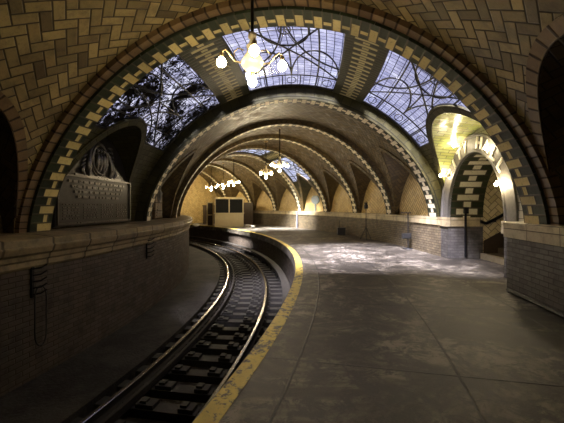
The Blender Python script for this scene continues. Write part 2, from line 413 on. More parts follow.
VM = .045
SEA = 54
def build_bay(k):
    nv = 40 if k in (3, 4, 5) else 24
    if k < 3: nv = 16
    vs = sorted(set([i/nv for i in range(nv+1)] + ([VM, 1-VM] if k in SKY else [])))
    vs = [v for v in vs if not (k in SKY and (0 < abs(v-VM) < .012 or 0 < abs(v-1+VM) < .012))]
    Lb = abs(lerp(RIBS[k+1][0], RIBS[k+1][2], .5)-lerp(RIBS[k][0], RIBS[k][2], .5))*PI/180*30.2
    SE = 54
    cols = []; brk = []
    for v in vs:
        cl, cr = crease(k, v, -1), crease(k, v, 1)
        if k in SKY: br = [-cl, -min(SE, cl-2.5), -26.5, -15.5, 15.5, 26.5, min(SE, cr-2.5), cr]
        else: br = [-cl, -30, 30, cr]
        brk.append(br)
        ns = [8, 8, 4, 10, 4, 8, 8] if k in SKY else [16, 18, 16]
        ps = []
        for a, b, n in zip(br, br[1:], ns): ps += [lerp(a, b, i/n) for i in range(n)]
        ps.append(br[-1]); cols.append(ps)
    bounds = [0]
    for n in ns: bounds.append(bounds[-1]+n)
    rows = [[P(*bay(k, v, p)) for p in ps] for v, ps in zip(vs, cols)]
    uvs = [[(v*Lb + k*.37, tolen(p)) for p in ps] for v, ps in zip(vs, cols)]
    def seg(j):
        for q in range(len(ns)):
            if j < bounds[q+1]: return q
    m = MB()
    if k in SKY:
        inside = lambda i: vs[i] >= VM-1e-6 and vs[i+1] <= 1-VM+1e-6
        m.grid(rows, uvs, skip=lambda i, j: (inside(i) and seg(j) in (1, 3, 5)) or seg(j) in (2, 4))
        struct(m.build('ceiling', bay_mat(k)))
        for q in (2, 4):
            b = MB(); b.grid(rows, [[((abs(p)-15.5)/11*1.0, v*Lb) for p in ps] for v, ps in zip(vs, cols)], skip=lambda i, j: seg(j) != q)
            struct(b.build('ceiling', M['chain_band']))
        for wi, q in enumerate((1, 3, 5)):
            build_skylight(k, wi, [v for v in vs if VM-1e-6 <= v <= 1-VM+1e-6], [br for v, br in zip(vs, brk) if VM-1e-6 <= v <= 1-VM+1e-6], q, Lb)
    else:
        m.grid(rows, uvs); struct(m.build('ceiling', bay_mat(k)))
    # lunettes
    for side in (-1, 1):
        wr = WR if side > 0 else WL
        if k == A1 and side > 0: wr = WE
        lr, lu_, top = [], [], []
        arc = 0; pp = None
        for v, br in zip(vs, brk):
            c = br[-1] if side > 0 else br[0]
            r0, t0, z0 = bay(k, v, c)
            _, t1, _ = bay(k, v, 90*side, 0)
            row, ur = [], []
            p = P(r0, t0, z0)
            if pp is not None: arc += (p-pp).length
            pp = p
            zw = lun(k, v, wr, side)
            if zw is None: zw = ZR if side > 0 else ZL
            for i in range(7):
                f = i/6; r = lerp(r0, wr, f); t = lerp(t0, t1, min(1, f*1.0))
                zz = lun(k, v, r, side)
                if zz is None: zz = lerp(z0, zw, f)
                if i == 0: zz = z0
                row.append(P(r, t, zz)); ur.append((r*1.0, arc))
            lr.append(row); lu_.append(ur); top.append((t1, zw))
        m = MB(); m.grid(lr, lu_)
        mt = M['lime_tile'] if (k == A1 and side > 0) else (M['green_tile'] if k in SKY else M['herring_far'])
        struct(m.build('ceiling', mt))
        # tympanum wall
        m = MB()
        zb = (ZR if side > 0 else ZL) - .06
        if k == A1 and side > 0:
            build_entrance(top, wr); continue
        rows = [[P(wr, t, lerp(zb, max(z, zb), i/6)) for i in range(7)] for t, z in top]
        uu = [[(math.radians(t)*wr, lerp(zb, max(z, zb), i/6)) for i in range(7)] for t, z in top]
        m.grid(rows, uu)
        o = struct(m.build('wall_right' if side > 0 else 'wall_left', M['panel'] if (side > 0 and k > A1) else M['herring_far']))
    # ring of blocks round each lunette opening, lying on the barrel
    for side in (-1, 1):
        if k == A1 and side < 0: rm = M['green_tile']
        elif k <= 3: rm = M['terra']
        elif k == A1: rm = M['green_tile']
        else: rm = M['herring_far']
        pts = []
        fine = [0.02 + .96*i/60 for i in range(61)]
        for v in fine:
            c = crease(k, v, side)
            if c < 89.5: pts.append((v*Lb, tolen(c), v))
        wid = .2; rows = []; uu = []; L = 0
        for i, (x, y, v) in enumerate(pts):
            a, b = pts[max(0, i-1)], pts[min(len(pts)-1, i+1)]
            dx, dy = b[0]-a[0], b[1]-a[1]; l = math.hypot(dx, dy) or 1
            nx, ny = dy/l, -dx/l
            if ny > 0: nx, ny = -nx, -ny
            if i: L += math.hypot(x-pts[i-1][0], y-pts[i-1][1])
            row = []
            for f, o in ((0, OFF+.02), (0, OFF-.035), (1, OFF-.035), (1, OFF+.02)):
                vv = min(.999, max(.001, (x+nx*wid*f)/Lb)); ps = math.degrees((y+ny*wid*f)/4.6)
                row.append(P(*bay(k, vv, side*min(90, ps), o)))
            rows.append(row); uu.append([(L, -.05), (L, 0), (L, wid), (L, wid+.05)])
        if len(rows) > 3:
            m = MB(); m.grid(rows, uu, smooth=False); struct(m.build('trim', rm))

def build_skylight(k, wi, vs, brk, q, Lb):
    n = 10
    rows, uvs = [], []
    for v, br in zip(vs, brk):
        rows.append([P(*bay(k, v, lerp(br[q], br[q+1], j/n), OFF+.05)) for j in range(n+1)])
        uvs.append([(v*Lb, tolen(lerp(br[q], br[q+1], j/n))) for j in range(n+1)])
    root = empty('window', rows[len(rows)//2][n//2]); struct(root); Lc = Vector(root.location)
    m = MB(); m.grid(rows, uvs)
    g = m.build('glass', M['glass_dirty'] if (wi == 0 and k == A1) else M['glass' if k == A1 else 'glass_bright'], root, None)
    g.data.transform(Matrix.Translation(-Lc))
    # reveal + tracery
    flip = (wi == 0)
    def ok(a, b):
        if flip: b = 1-b
        x = a*(len(vs)-1); i = min(len(vs)-2, int(x)); f = x-i
        lo = lerp(brk[i][q], brk[i+1][q], f); hi = lerp(brk[i][q+1], brk[i+1][q+1], f)
        ps = lerp(E0, E1, b); return -1e-3 <= a <= 1.001 and lo-.3 <= ps <= hi+.3
    E0, E1 = {0: (-SEA, -26.5), 1: (-15.5, 15.5), 2: (26.5, SEA)}[wi]
    def at(a, b, off=OFF+.03):
        a = min(1, max(0, a))
        x = a*(len(vs)-1); i = min(len(vs)-2, int(x)); f = x-i
        v = lerp(vs[i], vs[i+1], f); 
        return P(*bay(k, v, lerp(E0, E1, b), off)) - Lc
    # a: along the station (0 near, 1 far); b: along the arch. mirrored so b=0 is the inner side
    def at2(a, b): return at(a, 1-b if flip else b)
    m = MB(); th = .036
    def line(pts, r=th*.62):
        run = []
        for p in list(pts)+[None]:
            if p is not None and ok(*p): run.append(at2(*p))
            else:
                if len(run) > 1: m.tube(run, r, 6)
                run = []
    def seg2(p, q_, r=th*.62, nn=30): line([(lerp(p[0], q_[0], i/nn), lerp(p[1], q_[1], i/nn)) for i in range(nn+1)], r)
    def arc2(c, ra, rb, t0, t1, r=th*.62, nn=24): line([(c[0]+ra*math.cos(math.radians(lerp(t0, t1, i/nn))), c[1]+rb*math.sin(math.radians(lerp(t0, t1, i/nn)))) for i in range(nn+1)], r)
    for qq in (0, 1):
        m.tube([P(*bay(k, v, br[q+qq], OFF+.03))-Lc for v, br in zip(vs, brk)], th, 6)
        ii = 0 if qq == 0 else -1
        m.tube([P(*bay(k, vs[ii], lerp(brk[ii][q], brk[ii][q+1], j/n), OFF+.03))-Lc for j in range(n+1)], th, 6)
    F = .80
    seg2((F, 0), (F, 1))
    for i in range(1, 5): seg2((F, i/5), (1, i/5), th*.45)
    for i in (0, 2, 4): arc2((.9, (i+.5)/5), .06, .05, 0, 360, th*.35)
    seg2((0, .22), (1, .22)); seg2((0, .78), (1, .78))
    arc2((.2, .5), .17, .2, 0, 360)                    # oval by the near rib
    arc2((.2, .5), .045, .05, 0, 360, th*.4)
    for d in range(20, 180, 70):
        cx, cy = .2, .5
        seg2((cx+.2*math.cos(math.radians(d)), cy+.24*math.sin(math.radians(d))), (cx-.2*math.cos(math.radians(d)), cy-.24*math.sin(math.radians(d))), th*.3, 6)
    arc2((0, 0), .62, .5, 0, 90); arc2((0, 1), .62, .5, 0, -90)
    arc2((F, .25), .38, .25, 90, 270); arc2((F, .75), .38, .25, 90, 270)
    seg2((0, .02), (.42, .5)); seg2((0, .98), (.42, .5)); seg2((.42, .5), (F, .5)); seg2((.42, .5), (F, .0)); seg2((.42, .5), (F, 1))
    m.build('frame', M['iron'], root)

def build_rib(k):
    big = k in (A1, 3, A2)
    w = .74 if k <= A1 else (.56 if k == A2 else .46)
    hd = math.degrees(w/2/30.2); n = 96
    h2 = hd*.55 if k == A1 else hd; w2 = w*(hd+h2)/(2*hd)
    rows, uu = [], []; L = 0; pp = None
    fr, fu, br_, bu = [], [], [], []
    for i in range(n+1):
        psi = lerp(-90, 90, i/n)
        r0, t0, z0 = ribpt(k, psi, 0, -hd); p = P(r0, t0, z0)
        if pp is not None: L += (p-pp).length
        pp = p
        row = [P(*ribpt(k, psi, 0, lerp(-hd, h2, j/4))) for j in range(5)]
        rows.append(row); uu.append([(lerp(0, w2, j/4)*(.74 if k <= A1 else .46)/w, L) for j in range(5)])
        fr.append([P(*ribpt(k, psi, OFF+.03+max(0, OFFB.get(k-1, 0)), -hd)), P(*ribpt(k, psi, 0, -hd))]); fu.append([(L, 0), (L, OFF)])
        br_.append([P(*ribpt(k, psi, 0, h2)), P(*ribpt(k, psi, OFF+.03+max(0, OFFB.get(k, 0)), h2))]); bu.append([(L, 0), (L, OFF)])
    root = struct(empty('trim', P(*ribpt(k, 0, OFF)))); Lc = Vector(root.location)
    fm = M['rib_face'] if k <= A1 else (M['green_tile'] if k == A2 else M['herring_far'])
    for nm, a, b, mt in (('soffit', rows, uu, M['chain'] if k <= A1 else M['chain_far']), ('rib_face', fr, fu, fm), ('rib_face', br_, bu, fm)):
        m = MB(); m.grid(a, b); o = m.build(nm, mt, root); o.data.transform(Matrix.Translation(-Lc))
    # row of terracotta blocks on the vault beside the big rib
    if k <= A1 and k >= 3:
        for sgn in (-1, 1):
            if k == A1 and sgn > 0: continue
            a, b = [], []
            for i in range(n+1):
                psi = lerp(-90, 90, i/n); L2 = math.radians(psi)*4.6
                d0, d1 = sgn*hd, sgn*(hd+math.degrees(.2/30.2))
                a.append([P(*ribpt(k, psi, .05, d0)), P(*ribpt(k, psi, .05, d1)), P(*ribpt(k, psi, OFF+.02, d1))]); b.append([(L2, 0), (L2, .2), (L2, .26)])
            m = MB(); m.grid(a, b, smooth=False); struct(m.build('trim', M['terra']))

ENT = -1.72; EW = 1.45; DH = .35            # entrance centre angle and half width
def build_entrance(top, wr):
    # face wall with the arched opening
    t_c = ENT; hw = EW
    rows, uu = [], []
    samples = 90; t0, t1 = top[0][0], top[-1][0]
    def topz(t):
        for (a, za), (b, zb) in zip(top, top[1:]):
            if a <= t <= b: return lerp(za, zb, (t-a)/(b-a) if b > a else 0)
        return ZR
    for i in range(samples+1):
        t = lerp(t0, t1, i/samples); x = math.radians(t-t_c)*wr
        zo = ZR + ((hw+DH)/hw*math.sqrt(hw*hw-x*x) if abs(x) < hw else -.06)
        zt = max(topz(t), zo)
        rows.append([P(wr, t, lerp(zo, zt, j/4)) for j in range(5)]); uu.append([(x, lerp(zo, zt, j/4)) for j in range(5)])
    m = MB(); m.grid(rows, uu, smooth=False); struct(m.build('wall_right', M['white_tile']))
    # local frame : X outward, Y along the station, Z up
    o = P(wr, t_c, 0); a = math.radians(t_c)
    F = Matrix.Translation(o) @ Matrix.Rotation(a, 4, 'Z')
    def loc(x, y, z): return F @ Vector((x, y, z))
    # lettered arch band
    root = empty('lettered_arch', o); root.rotation_euler = (0, 0, a)
    tag(root, 'grey lettered arch over the bright stair entrance, reading CITY HALL', 'sign')
    m = MB(); n = 48; rr = []; uv = []
    for i in range(n+1):
        t = PI*i/n; c, s_ = math.cos(t), math.sin(t)
        rr.append([Vector((x, R*c, ZR+(R+DH)*s_)) for x, R in ((.0, EW), (-.09, EW), (-.09, EW+.05), (-.06, EW+.07), (-.06, EW+.41), (-.10, EW+.43), (-.10, EW+.48), (.0, EW+.48))])
        uv.append([(t*2, q*.1) for q in range(8)])
    m.grid(rr, uv, smooth=False); m.build('arch_band', M['letter_stone'], root)
    word = 'CITY HALL'; span = 100
    for i, ch in enumerate(word):
        if ch == ' ': continue
        cu = bpy.data.curves.new('letter', 'FONT'); cu.body = ch; cu.size = .42; cu.extrude = .012; cu.align_x = 'CENTER'; cu.align_y = 'CENTER'; cu.bevel_depth = .006; cu.offset = .008
        tmp = bpy.data.objects.new('tmp', cu); C.objects.link(tmp)
        bpy.context.view_layer.update()
        me = bpy.data.meshes.new_from_object(tmp.evaluated_get(bpy.context.evaluated_depsgraph_get()))
        bpy.data.objects.remove(tmp); 
        me.materials.clear(); me.materials.append(M['porcelain'])
        l = bpy.data.objects.new('letter', me); C.objects.link(l); l.parent = root
        # reading left to right seen from the platform (looking outward +X): left is +Y
        ang = math.radians(90 + span/2 - span*i/(len(word)-1))     # measured from +(-Y)... 
        R = EW+.225
        z = ZR + (R+DH)*math.sin(ang)
        base = Matrix(((0, 0, -1, 0), (-1, 0, 0, 0), (0, 1, 0, 0), (0, 0, 0, 1)))   # text x -> -Y, text y -> Z, text normal -> -X
        l.matrix_local = Matrix.Translation((-.075, -R*math.cos(ang), z)) @ base @ Matrix.Rotation(ang-PI/2, 4, 'Z')
    # jambs and soffit of the opening
    D = 1.0
    m = MB(); rr = []; uv = []
    n = 40
    for i in range(n+1):
        t = PI*i/n; rr.append([loc(lerp(0, D, q/2), -EW*math.cos(t), ZR+(EW+DH)*math.sin(t)) for q in range(3)]); uv.append([(lerp(0, D, q/2), EW*t) for q in range(3)])
    m.grid(rr, uv); struct(m.build('ceiling', M['jamb_chain']))
    for sg in (-1, 1):
        m = MB(); m.box((D/2-.04, sg*(EW+.25), .5), (D+.08, .5, 1.0+.02), F); struct(m.build('wall_right', M['brick_grey']))
        m = MB(); m.box((D/2-.06, sg*(EW+.235), ZR-.14), (D+.14, .53, .28), F); struct(m.build('trim', M['ledge']))
    # stair passage
    Lp = 4.2
    for sg in (-1, 1):
        m = MB(); m.box((D+Lp/2, sg*(EW+.15+.03), 2.3), (Lp, .3, 4.9), F); struct(m.build('wall_right', M['passage']))
    m = MB(); m.box((D+Lp+.1, 0, 3.0), (.2, 2*EW+.6, 3.6), F); struct(m.build('wall_right', M['passage']))
    m = MB(); rr = []; uv = []
    for i in range(n+1):
        t = PI*i/n; rr.append([loc(lerp(D, D+Lp, q/3), -(EW+.06)*math.cos(t), ZR+1.45+EW*math.sin(t)) for q in range(4)]); uv.append([(lerp(0, Lp, q/3), EW*t) for q in range(4)])
    m.grid(rr, uv); struct(m.build('ceiling', M['passage']))
    m = MB(); rr = []; uv = []     # wall above the inner arch, inside the passage
    for i in range(n+1):
        t = PI*i/n; rr.append([loc(D, -EW*math.cos(t), ZR+(EW+DH)*math.sin(t)), loc(D, -(EW+.06)*math.cos(t), ZR+1.46+EW*math.sin(t))]); uv.append([(0, EW*t), (1.3, EW*t)])
    m.grid(rr, uv); struct(m.build('wall_right', M['passage']))
    st = struct(empty('stairs', loc(D, 0, 0)))
    st.rotation_euler = (0, 0, a)
    ns = 9
    for i in range(ns):
        m = MB(); m.box((.31*i+.15+.155, 0, .17*(i+1)/2), (.31, 2*EW+.04, .17*(i+1))); m.build('step', M['stair'], st)
    m = MB(); m.box((-.0, 0, .085), (.16, 2*EW-.01, .17)); m.build('step', M['stair_edge'], st)
    m = MB(); m.box((D+.15+.31*ns+.8, 0, .17*ns/2), (1.5, 2*EW+.04, .17*ns), F); struct(m.build('floor', M['stair']))
    # sloping dark dado on both stair walls
    for sg in (-1, 1):
        m = MB(); y = sg*(EW+.015)
        pr = [(D+.02, 0), (D+.02, .55), (D+3.2, 2.3), (D+3.2, 0)]
        m.quad([loc(x, y, z) for x, z in pr], pr); m.quad([loc(x, y+sg*.02, z) for x, z in pr], pr)
        m.quad([loc(*q) for q in ((D+.02, y, .55), (D+3.2, y, 2.3), (D+3.2, y+sg*.02, 2.3), (D+.02, y+sg*.02, .55))])
        struct(m.build('trim', M['dark_wood']))
    hr = empty('handrail', loc(D+.1, EW-.08, 1.0)); Lh = Vector(hr.location)
    tag(hr, 'dark handrail climbing the cream tiled wall of the stairs', 'handrail')
    m = MB(); y = EW-.09
    pts = [(D-.12, 1.16), (D+.05, 1.10), (D+.3, 1.22), (D+2.6, 2.48), (D+2.75, 2.5)]
    m.tube([loc(x, y, z)-Lh for x, z in pts], .045, 10); m.build('rail', M['iron'], hr)
    for x, z in ((D+.35, 1.24), (D+1.5, 1.87), (D+2.5, 2.42)):
        m = MB(); m.tube([loc(x, y, z)-Lh, loc(x, y+.02, z-.08)-Lh, loc(x, EW+.03, z-.1)-Lh], .014, 8); m.build('bracket', M['iron'], hr)
    # conduit post on the far jamb
    cb = empty('conduit', loc(.45, EW-.05, 0)); Lh = Vector(cb.location)
    tag(cb, 'black vertical conduit on the stair entrance jamb below the green and cream tiles', 'conduit')
    m = MB(); m.tube([loc(.45, EW-.04, .06)-Lh, loc(.45, EW-.04, 1.5)-Lh], .035, 8); m.build('pipe', M['iron'], cb)
    m = MB(); m.box((.45, EW-.07, 1.5), (.12, .1, .2), F); b = m.build('junction_box', M['iron'], cb); b.data.transform(Matrix.Translation(-Lh))
    # bulbs round the arch, on small porcelain sockets
    infos = [(142, 'bare bulb low on the left side of the lettered arch, below the green reveal'),
             (106, 'bare bulb in the green tiled reveal above the first letters of the arch'),
             (58, 'bare bulb above the last letters of the arch, close to the checkered rib'),
             (27, 'bare bulb low on the right side of the lettered arch, beside white tiles')]
    for dg, lb in infos:
        t = math.radians(dg); R = EW+{142: .30, 106: .34, 58: .28, 27: .08}[dg]
        yy = -R*math.cos(t); zz = ZR+(R+DH)*math.sin(t); xx = -.20 if dg < 100 else -.32
        bo = empty('light_bulb', loc(xx, yy, zz)); tag(bo, lb, 'light bulb', 'bulbs round the entrance arch')
        bo.rotation_euler = (0, 0, a)
        m = MB(); m.lathe([(.0, .0), (.05, 0), (.05, .03), (.03, .06), (.03, .1), (0, .1)], n=12, M=Matrix.Rotation(-PI/2, 4, 'Y') @ Matrix.Translation((0, 0, -.20)))
        m.build('socket', M['porcelain'], bo)
        m = MB(); bulb_geo(m, (-.0, 0, 0), .045); m.build('bulb', M['bulb'], bo)
        lamp(loc(xx, yy, zz), {142: 38, 106: 18, 58: 22, 27: 55}[dg], .05)

def bulb_geo(m, c, r, n=12):
    m.lathe([(0, -r)] + [(r*math.sin(t*PI/8), -r*math.cos(t*PI/8)) for t in range(1, 7)] + [(r*.35, r*1.15), (r*.3, r*1.5), (0, r*1.5)], c, n)

LIGHT_K = 1.0
def lamp(p, power, radius=.06, col=(1, .80, .50)):
    l = bpy.data.lights.new('bulb_light', 'POINT'); l.energy = power*LIGHT_K; l.color = col; l.shadow_soft_size = radius
    o = bpy.data.objects.new('bulb_light', l); C.objects.link(o); o.location = p; return o

for k in range(NB): build_bay(k)
for k in range(len(RIBS)): build_rib(k)

# ------------------------------------------------------------------ walls, ledges, floor
TH0, TH1 = -42, 58
NS = 200
def sw(name, prof, a, b, mat, kind=True):
    m = MB(); n = max(2, int(abs(b-a)*2)); m.sweep(prof, a, b, n); o = m.build(name, mat)
    return struct(o)
# left wall with moulded cornice
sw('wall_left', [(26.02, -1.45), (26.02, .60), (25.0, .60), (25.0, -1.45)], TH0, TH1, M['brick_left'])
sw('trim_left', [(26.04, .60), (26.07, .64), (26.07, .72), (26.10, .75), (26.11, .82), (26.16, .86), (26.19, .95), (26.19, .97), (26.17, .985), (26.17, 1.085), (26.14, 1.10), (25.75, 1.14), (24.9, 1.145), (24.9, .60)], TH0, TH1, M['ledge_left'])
# right wall
PIER = -6.3
HB = math.degrees((EW+.5)/WE)
J0, J1 = ENT-HB, ENT+HB
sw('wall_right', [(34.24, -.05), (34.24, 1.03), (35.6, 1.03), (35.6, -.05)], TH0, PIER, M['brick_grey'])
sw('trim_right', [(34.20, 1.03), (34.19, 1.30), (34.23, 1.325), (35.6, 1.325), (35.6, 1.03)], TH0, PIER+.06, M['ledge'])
JA = ENT-math.degrees(EW/34.83)
sw('wall_right', [(34.83, -.05), (34.83, 1.0), (35.6, 1.0), (35.6, -.05)], PIER, J0, M['brick_grey'])
sw('trim_right', [(34.79, 1.0), (34.79, 1.265), (34.82, 1.28), (35.6, 1.28), (35.6, 1.0)], PIER+.06, J0, M['ledge'])
sw('wall_right', [(34.83, -.05), (34.83, 1.02), (35.6, 1.02), (35.6, -.05)], J1, TH1, M['brick_right'])
sw('trim_right', [(34.79, 1.02), (34.79, 1.265), (34.82, 1.28), (35.6, 1.28), (35.6, 1.02)], J1, TH1, M['ledge'])
# platform floor
m = MB(); m.sweep([(30.09, 0), (36.6, 0), (36.6, -.3), (30.09, -.3)], TH0, TH1, 260)
struct(m.build('floor', M['concrete']))
m = MB(); m.sweep([(30.095, .004), (30.28, .004), (30.28, -.001), (30.095, -.001)], TH0, TH1, 260)
struct(m.build('trim', M['yellow']))
sw('wall_platform', [(30.28, -.3), (30.6, -.3), (30.6, -1.6), (30.28, -1.6)], TH0, TH1, M['brick_left'])
sw('floor', [(25.9, -1.24), (27.42, -1.24), (27.42, -1.6), (25.9, -1.6)], TH0, TH1, M['trackbed'])
sw('floor', [(27.42, -1.46), (30.28, -1.46), (30.28, -1.6), (27.42, -1.6)], TH0, TH1, M['trackbed'])
# end walls that close the station
m = MB()
for t in (TH0,):
    m.quad([P(24.8, t, -1.6), P(36, t, -1.6), P(36, t, 6), P(24.8, t, 6)], [(0, 0), (11, 0), (11, 7.6), (0, 7.6)])
struct(m.build('wall_back', M['herring_far']))
TE = 48.6
m = MB(); n = 40; rows = []; uu = []
for i in range(n+1):
    psi = lerp(-90, 90, i/n)
    r, t, z = surf4(TE, 25.6, TE, 34.85, 3.95, psi, OFF+.1)
    zb = -1.6
    if r < 30.2:
        x = (r-28.1)/2.1
        zb = 1.2+1.7*math.sqrt(max(0, 1-x*x)) if abs(x) < 1 else -1.6
    rows.append([P(r, TE, lerp(min(zb, z), z, j/3)) for j in range(4)]); uu.append([(r, lerp(min(zb, z), z, j/3)) for j in range(4)])
m.grid(rows, uu, smooth=False); struct(m.build('wall_far', M['panel']))
m = MB()
m.quad([P(24.8, TH1, -1.6), P(36, TH1, -1.6), P(36, TH1, 6), P(24.8, TH1, 6)], [(0, 0), (11, 0), (11, 7.6), (0, 7.6)])
struct(m.build('wall_back', M['brick_left']))

# ------------------------------------------------------------------ track
def rail(name, r, label):
    root = empty(name, P(r, 0, -1.31)); L = Vector(root.location); tag(root, label, 'rail')
    m = MB(); z = -1.164
    m.sweep([(r-.07, z-.155), (r+.07, z-.155), (r+.07, z-.145), (r+.012, z-.125), (r+.010, z-.04), (r+.036, z-.03), (r+.036, z-.008), (r-.036, z-.008), (r-.036, z-.03), (r-.010, z-.04), (r-.012, z-.125), (r-.07, z-.145)], TH0+10, TH1, 240)
    o = m.build('rail_web', M['rusty'], root); o.data.transform(Matrix.Translation(-L))
    m = MB(); m.sweep([(r-.036, z-.008), (r-.026, z), (r+.026, z), (r+.036, z-.008)], TH0+10, TH1, 240, loop=False, caps=False, smooth=True)
    o = m.build('rail_head', M['steel_rail'], root); o.data.transform(Matrix.Translation(-L))
rail('rail', 27.77, 'left running rail with a polished head, nearer the plaque wall')
rail('rail', 29.20, 'right running rail with a polished head, nearer the platform edge')
gr = MB(); gr.sweep([(28.0-.03, -1.315), (28.0+.03, -1.315), (28.0+.03, -1.20), (28.0-.03, -1.20)], TH0+10, TH1, 240)
g = gr.build('guard_rail', M['rusty']); tag(g, 'dark rusty guard rail just inside the left running rail', 'rail')
tr = empty('third_rail', P(29.85, 0, -1.1)); L = Vector(tr.location); tag(tr, 'covered third rail in the gap beside the platform wall', 'rail')
for nm, pr, mt in (('conductor_rail', [(29.82, -1.30), (29.88, -1.30), (29.88, -1.17), (29.82, -1.17)], M['rusty']), ('cover_board', [(29.72, -1.04), (29.98, -1.04), (29.98, -1.0), (29.72, -1.0)], M['wood'])):
    m = MB(); m.sweep(pr, TH0+10, TH1, 200); o = m.build(nm, mt, tr); o.data.transform(Matrix.Translation(-L))
m = MB(); m.box((.08, 0, -.03), (.03, .06, .38)); m.box((0.02, 0, -.15), (.2, .08, .08))
b0 = m.build('cover_bracket', M['iron'], tr)
for i in range(34):
    t = -20+i*1.9
    b = b0 if i == 0 else b0.copy()
    if i: C.objects.link(b)
    b.location = P(29.88, t, -1.2)-L; b.rotation_euler = (0, 0, math.radians(t))

def make_tie():
    root = empty('railroad_tie', (0, 0, 0))
    m = MB(); m.box((0, 0, -.07), (2.45, .23, .14)); m.build('timber', M['wood'], root)
    for rr in (27.77, 29.20):
        x = rr-28.58
        m = MB(); m.box((x, 0, .0075), (.34, .2, .012)); m.box((x-.11, 0, .03), (.05, .14, .04)); m.box((x+.11, 0, .03), (.05, .14, .04))
        for dx in (-.13, .13):
            for dy in (-.06, .06): m.lathe([(0, .05), (.018, .05), (.018, .01)], (x+dx, dy, 0), 8)
        m.build('tie_plate', M['rusty'], root)
    for x, l in ((-.36, .28), (.28, .22)):
        m = MB(); m.box((x, 0, .03), (l, .19, .06)); m.box((x-.04, 0, .075), (.1, .12, .04)); m.build('chock', M['wood'], root)
    return root
proto = None; t = -21.0; i = 0
while t < 46:
    o = make_tie() if proto is None else copy_tree(proto)
    proto = proto or o
    o.location = P(28.58, t + random.uniform(-.05, .05), -1.334); o.rotation_euler = (0, 0, math.radians(t))
    tag(o, 'dark wooden tie with iron plates lying across under the two rails', 'railroad tie', 'wooden ties under the track')
    t += 1.13; i += 1

# ------------------------------------------------------------------ chandeliers
def make_chandelier():
    root = empty('chandelier', (0, 0, 0))
    zb = 0          # bulbs plane ~ z = 0
    m = MB(); m.tube([(0, 0, .28), (0, 0, 1.78)], .024, 10); m.build('stem', M['iron'], root)
    m = MB(); m.lathe([(0, 1.80), (.11, 1.80), (.10, 1.76), (.03, 1.71), (.0, 1.71)], n=18); m.build('ceiling_rose', M['brass'], root)
    m = MB(); m.lathe([(0, .40), (.055, .40), (.06, .34), (.035, .31), (.05, .26), (.085, .22), (.07, .15), (.11, .08), (.16, .0), (.155, -.05), (.10, -.12), (.04, -.15), (.0, -.15)], n=24); m.build('body', M['enamel'], root)
    for q in range(4):
        a = PI/2*q + .15; c, s_ = math.cos(a), math.sin(a)
        m = MB(); pts = [(.09, .06), (.17, -.02), (.25, .0), (.32, .1), (.38, .15), (.42, .13), (.43, .08)]
        m.tube([(r*c, r*s_, z) for r, z in pts], .014, 8)
        m.tube([(r*c, r*s_, z) for r, z in [(.12, .16), (.2, .18), (.26, .12), (.25, .06)]], .009, 6)
        arm = m.build('arm', M['brass'], root)
        m = MB(); m.lathe([(0, .10), (.03, .10), (.034, .045), (.028, .035), (0, .035)], (.43*c, .43*s_, 0), 12); m.build('socket', M['brass'], arm)
        m = MB(); bulb_geo(m, (.43*c, .43*s_, -.035), .068); m.build('bulb', M['bulb'], root)  # bulbs drawn oversized so their shape takes in the glow
    m = MB(); m.lathe([(0, -.14), (.03, -.14), (.034, -.2), (.028, -.21), (0, -.21)], (0, 0, 0), 12); m.build('socket', M['brass'], root)
    m = MB(); bulb_geo(m, (0, 0, -.285), .068); m.build('bulb', M['bulb'], root)
    return root
ch0 = make_chandelier()
chs = [(Vector((-.42, 4.95, 3.66)), 'large brass chandelier with five lit bulbs hanging nearest, before the first skylight', 52),
       (P(30.25, 11.9, 3.62), 'lit chandelier highest and rightmost of the distant ones, by the bright far skylight', 170),
       (P(30.3, 18.1, 3.55), 'lit chandelier left of the distant skylight, third from the viewer', 170),
       (P(30.3, 30.3, 3.45), 'lit chandelier hanging above the ticket booth', 170),
       (P(30.9, 36.4, 3.42), 'lit chandelier hanging just left of the ticket booth roof', 170),
       (P(31.6, 42.6, 3.42), 'farthest lit chandelier, before the yellow end wall', 420)]
for i, (p, lb, pw) in enumerate(chs):
    o = ch0 if i == 0 else copy_tree(ch0)
    o.location = p; tag(o, lb, 'chandelier', 'brass chandeliers along the vault')
    if i: o.rotation_euler = (0, 0, .35*i)
    if i == 0:
        for q in range(4):
            a = PI/2*q+.15; lamp(p+Vector((.43*math.cos(a), .43*math.sin(a), -.02)), pw*.25, .04)
        lamp(p+Vector((0, 0, -.265)), pw*.3, .04)
    else: lamp(p+Vector((0, 0, -.3)), pw, .12)

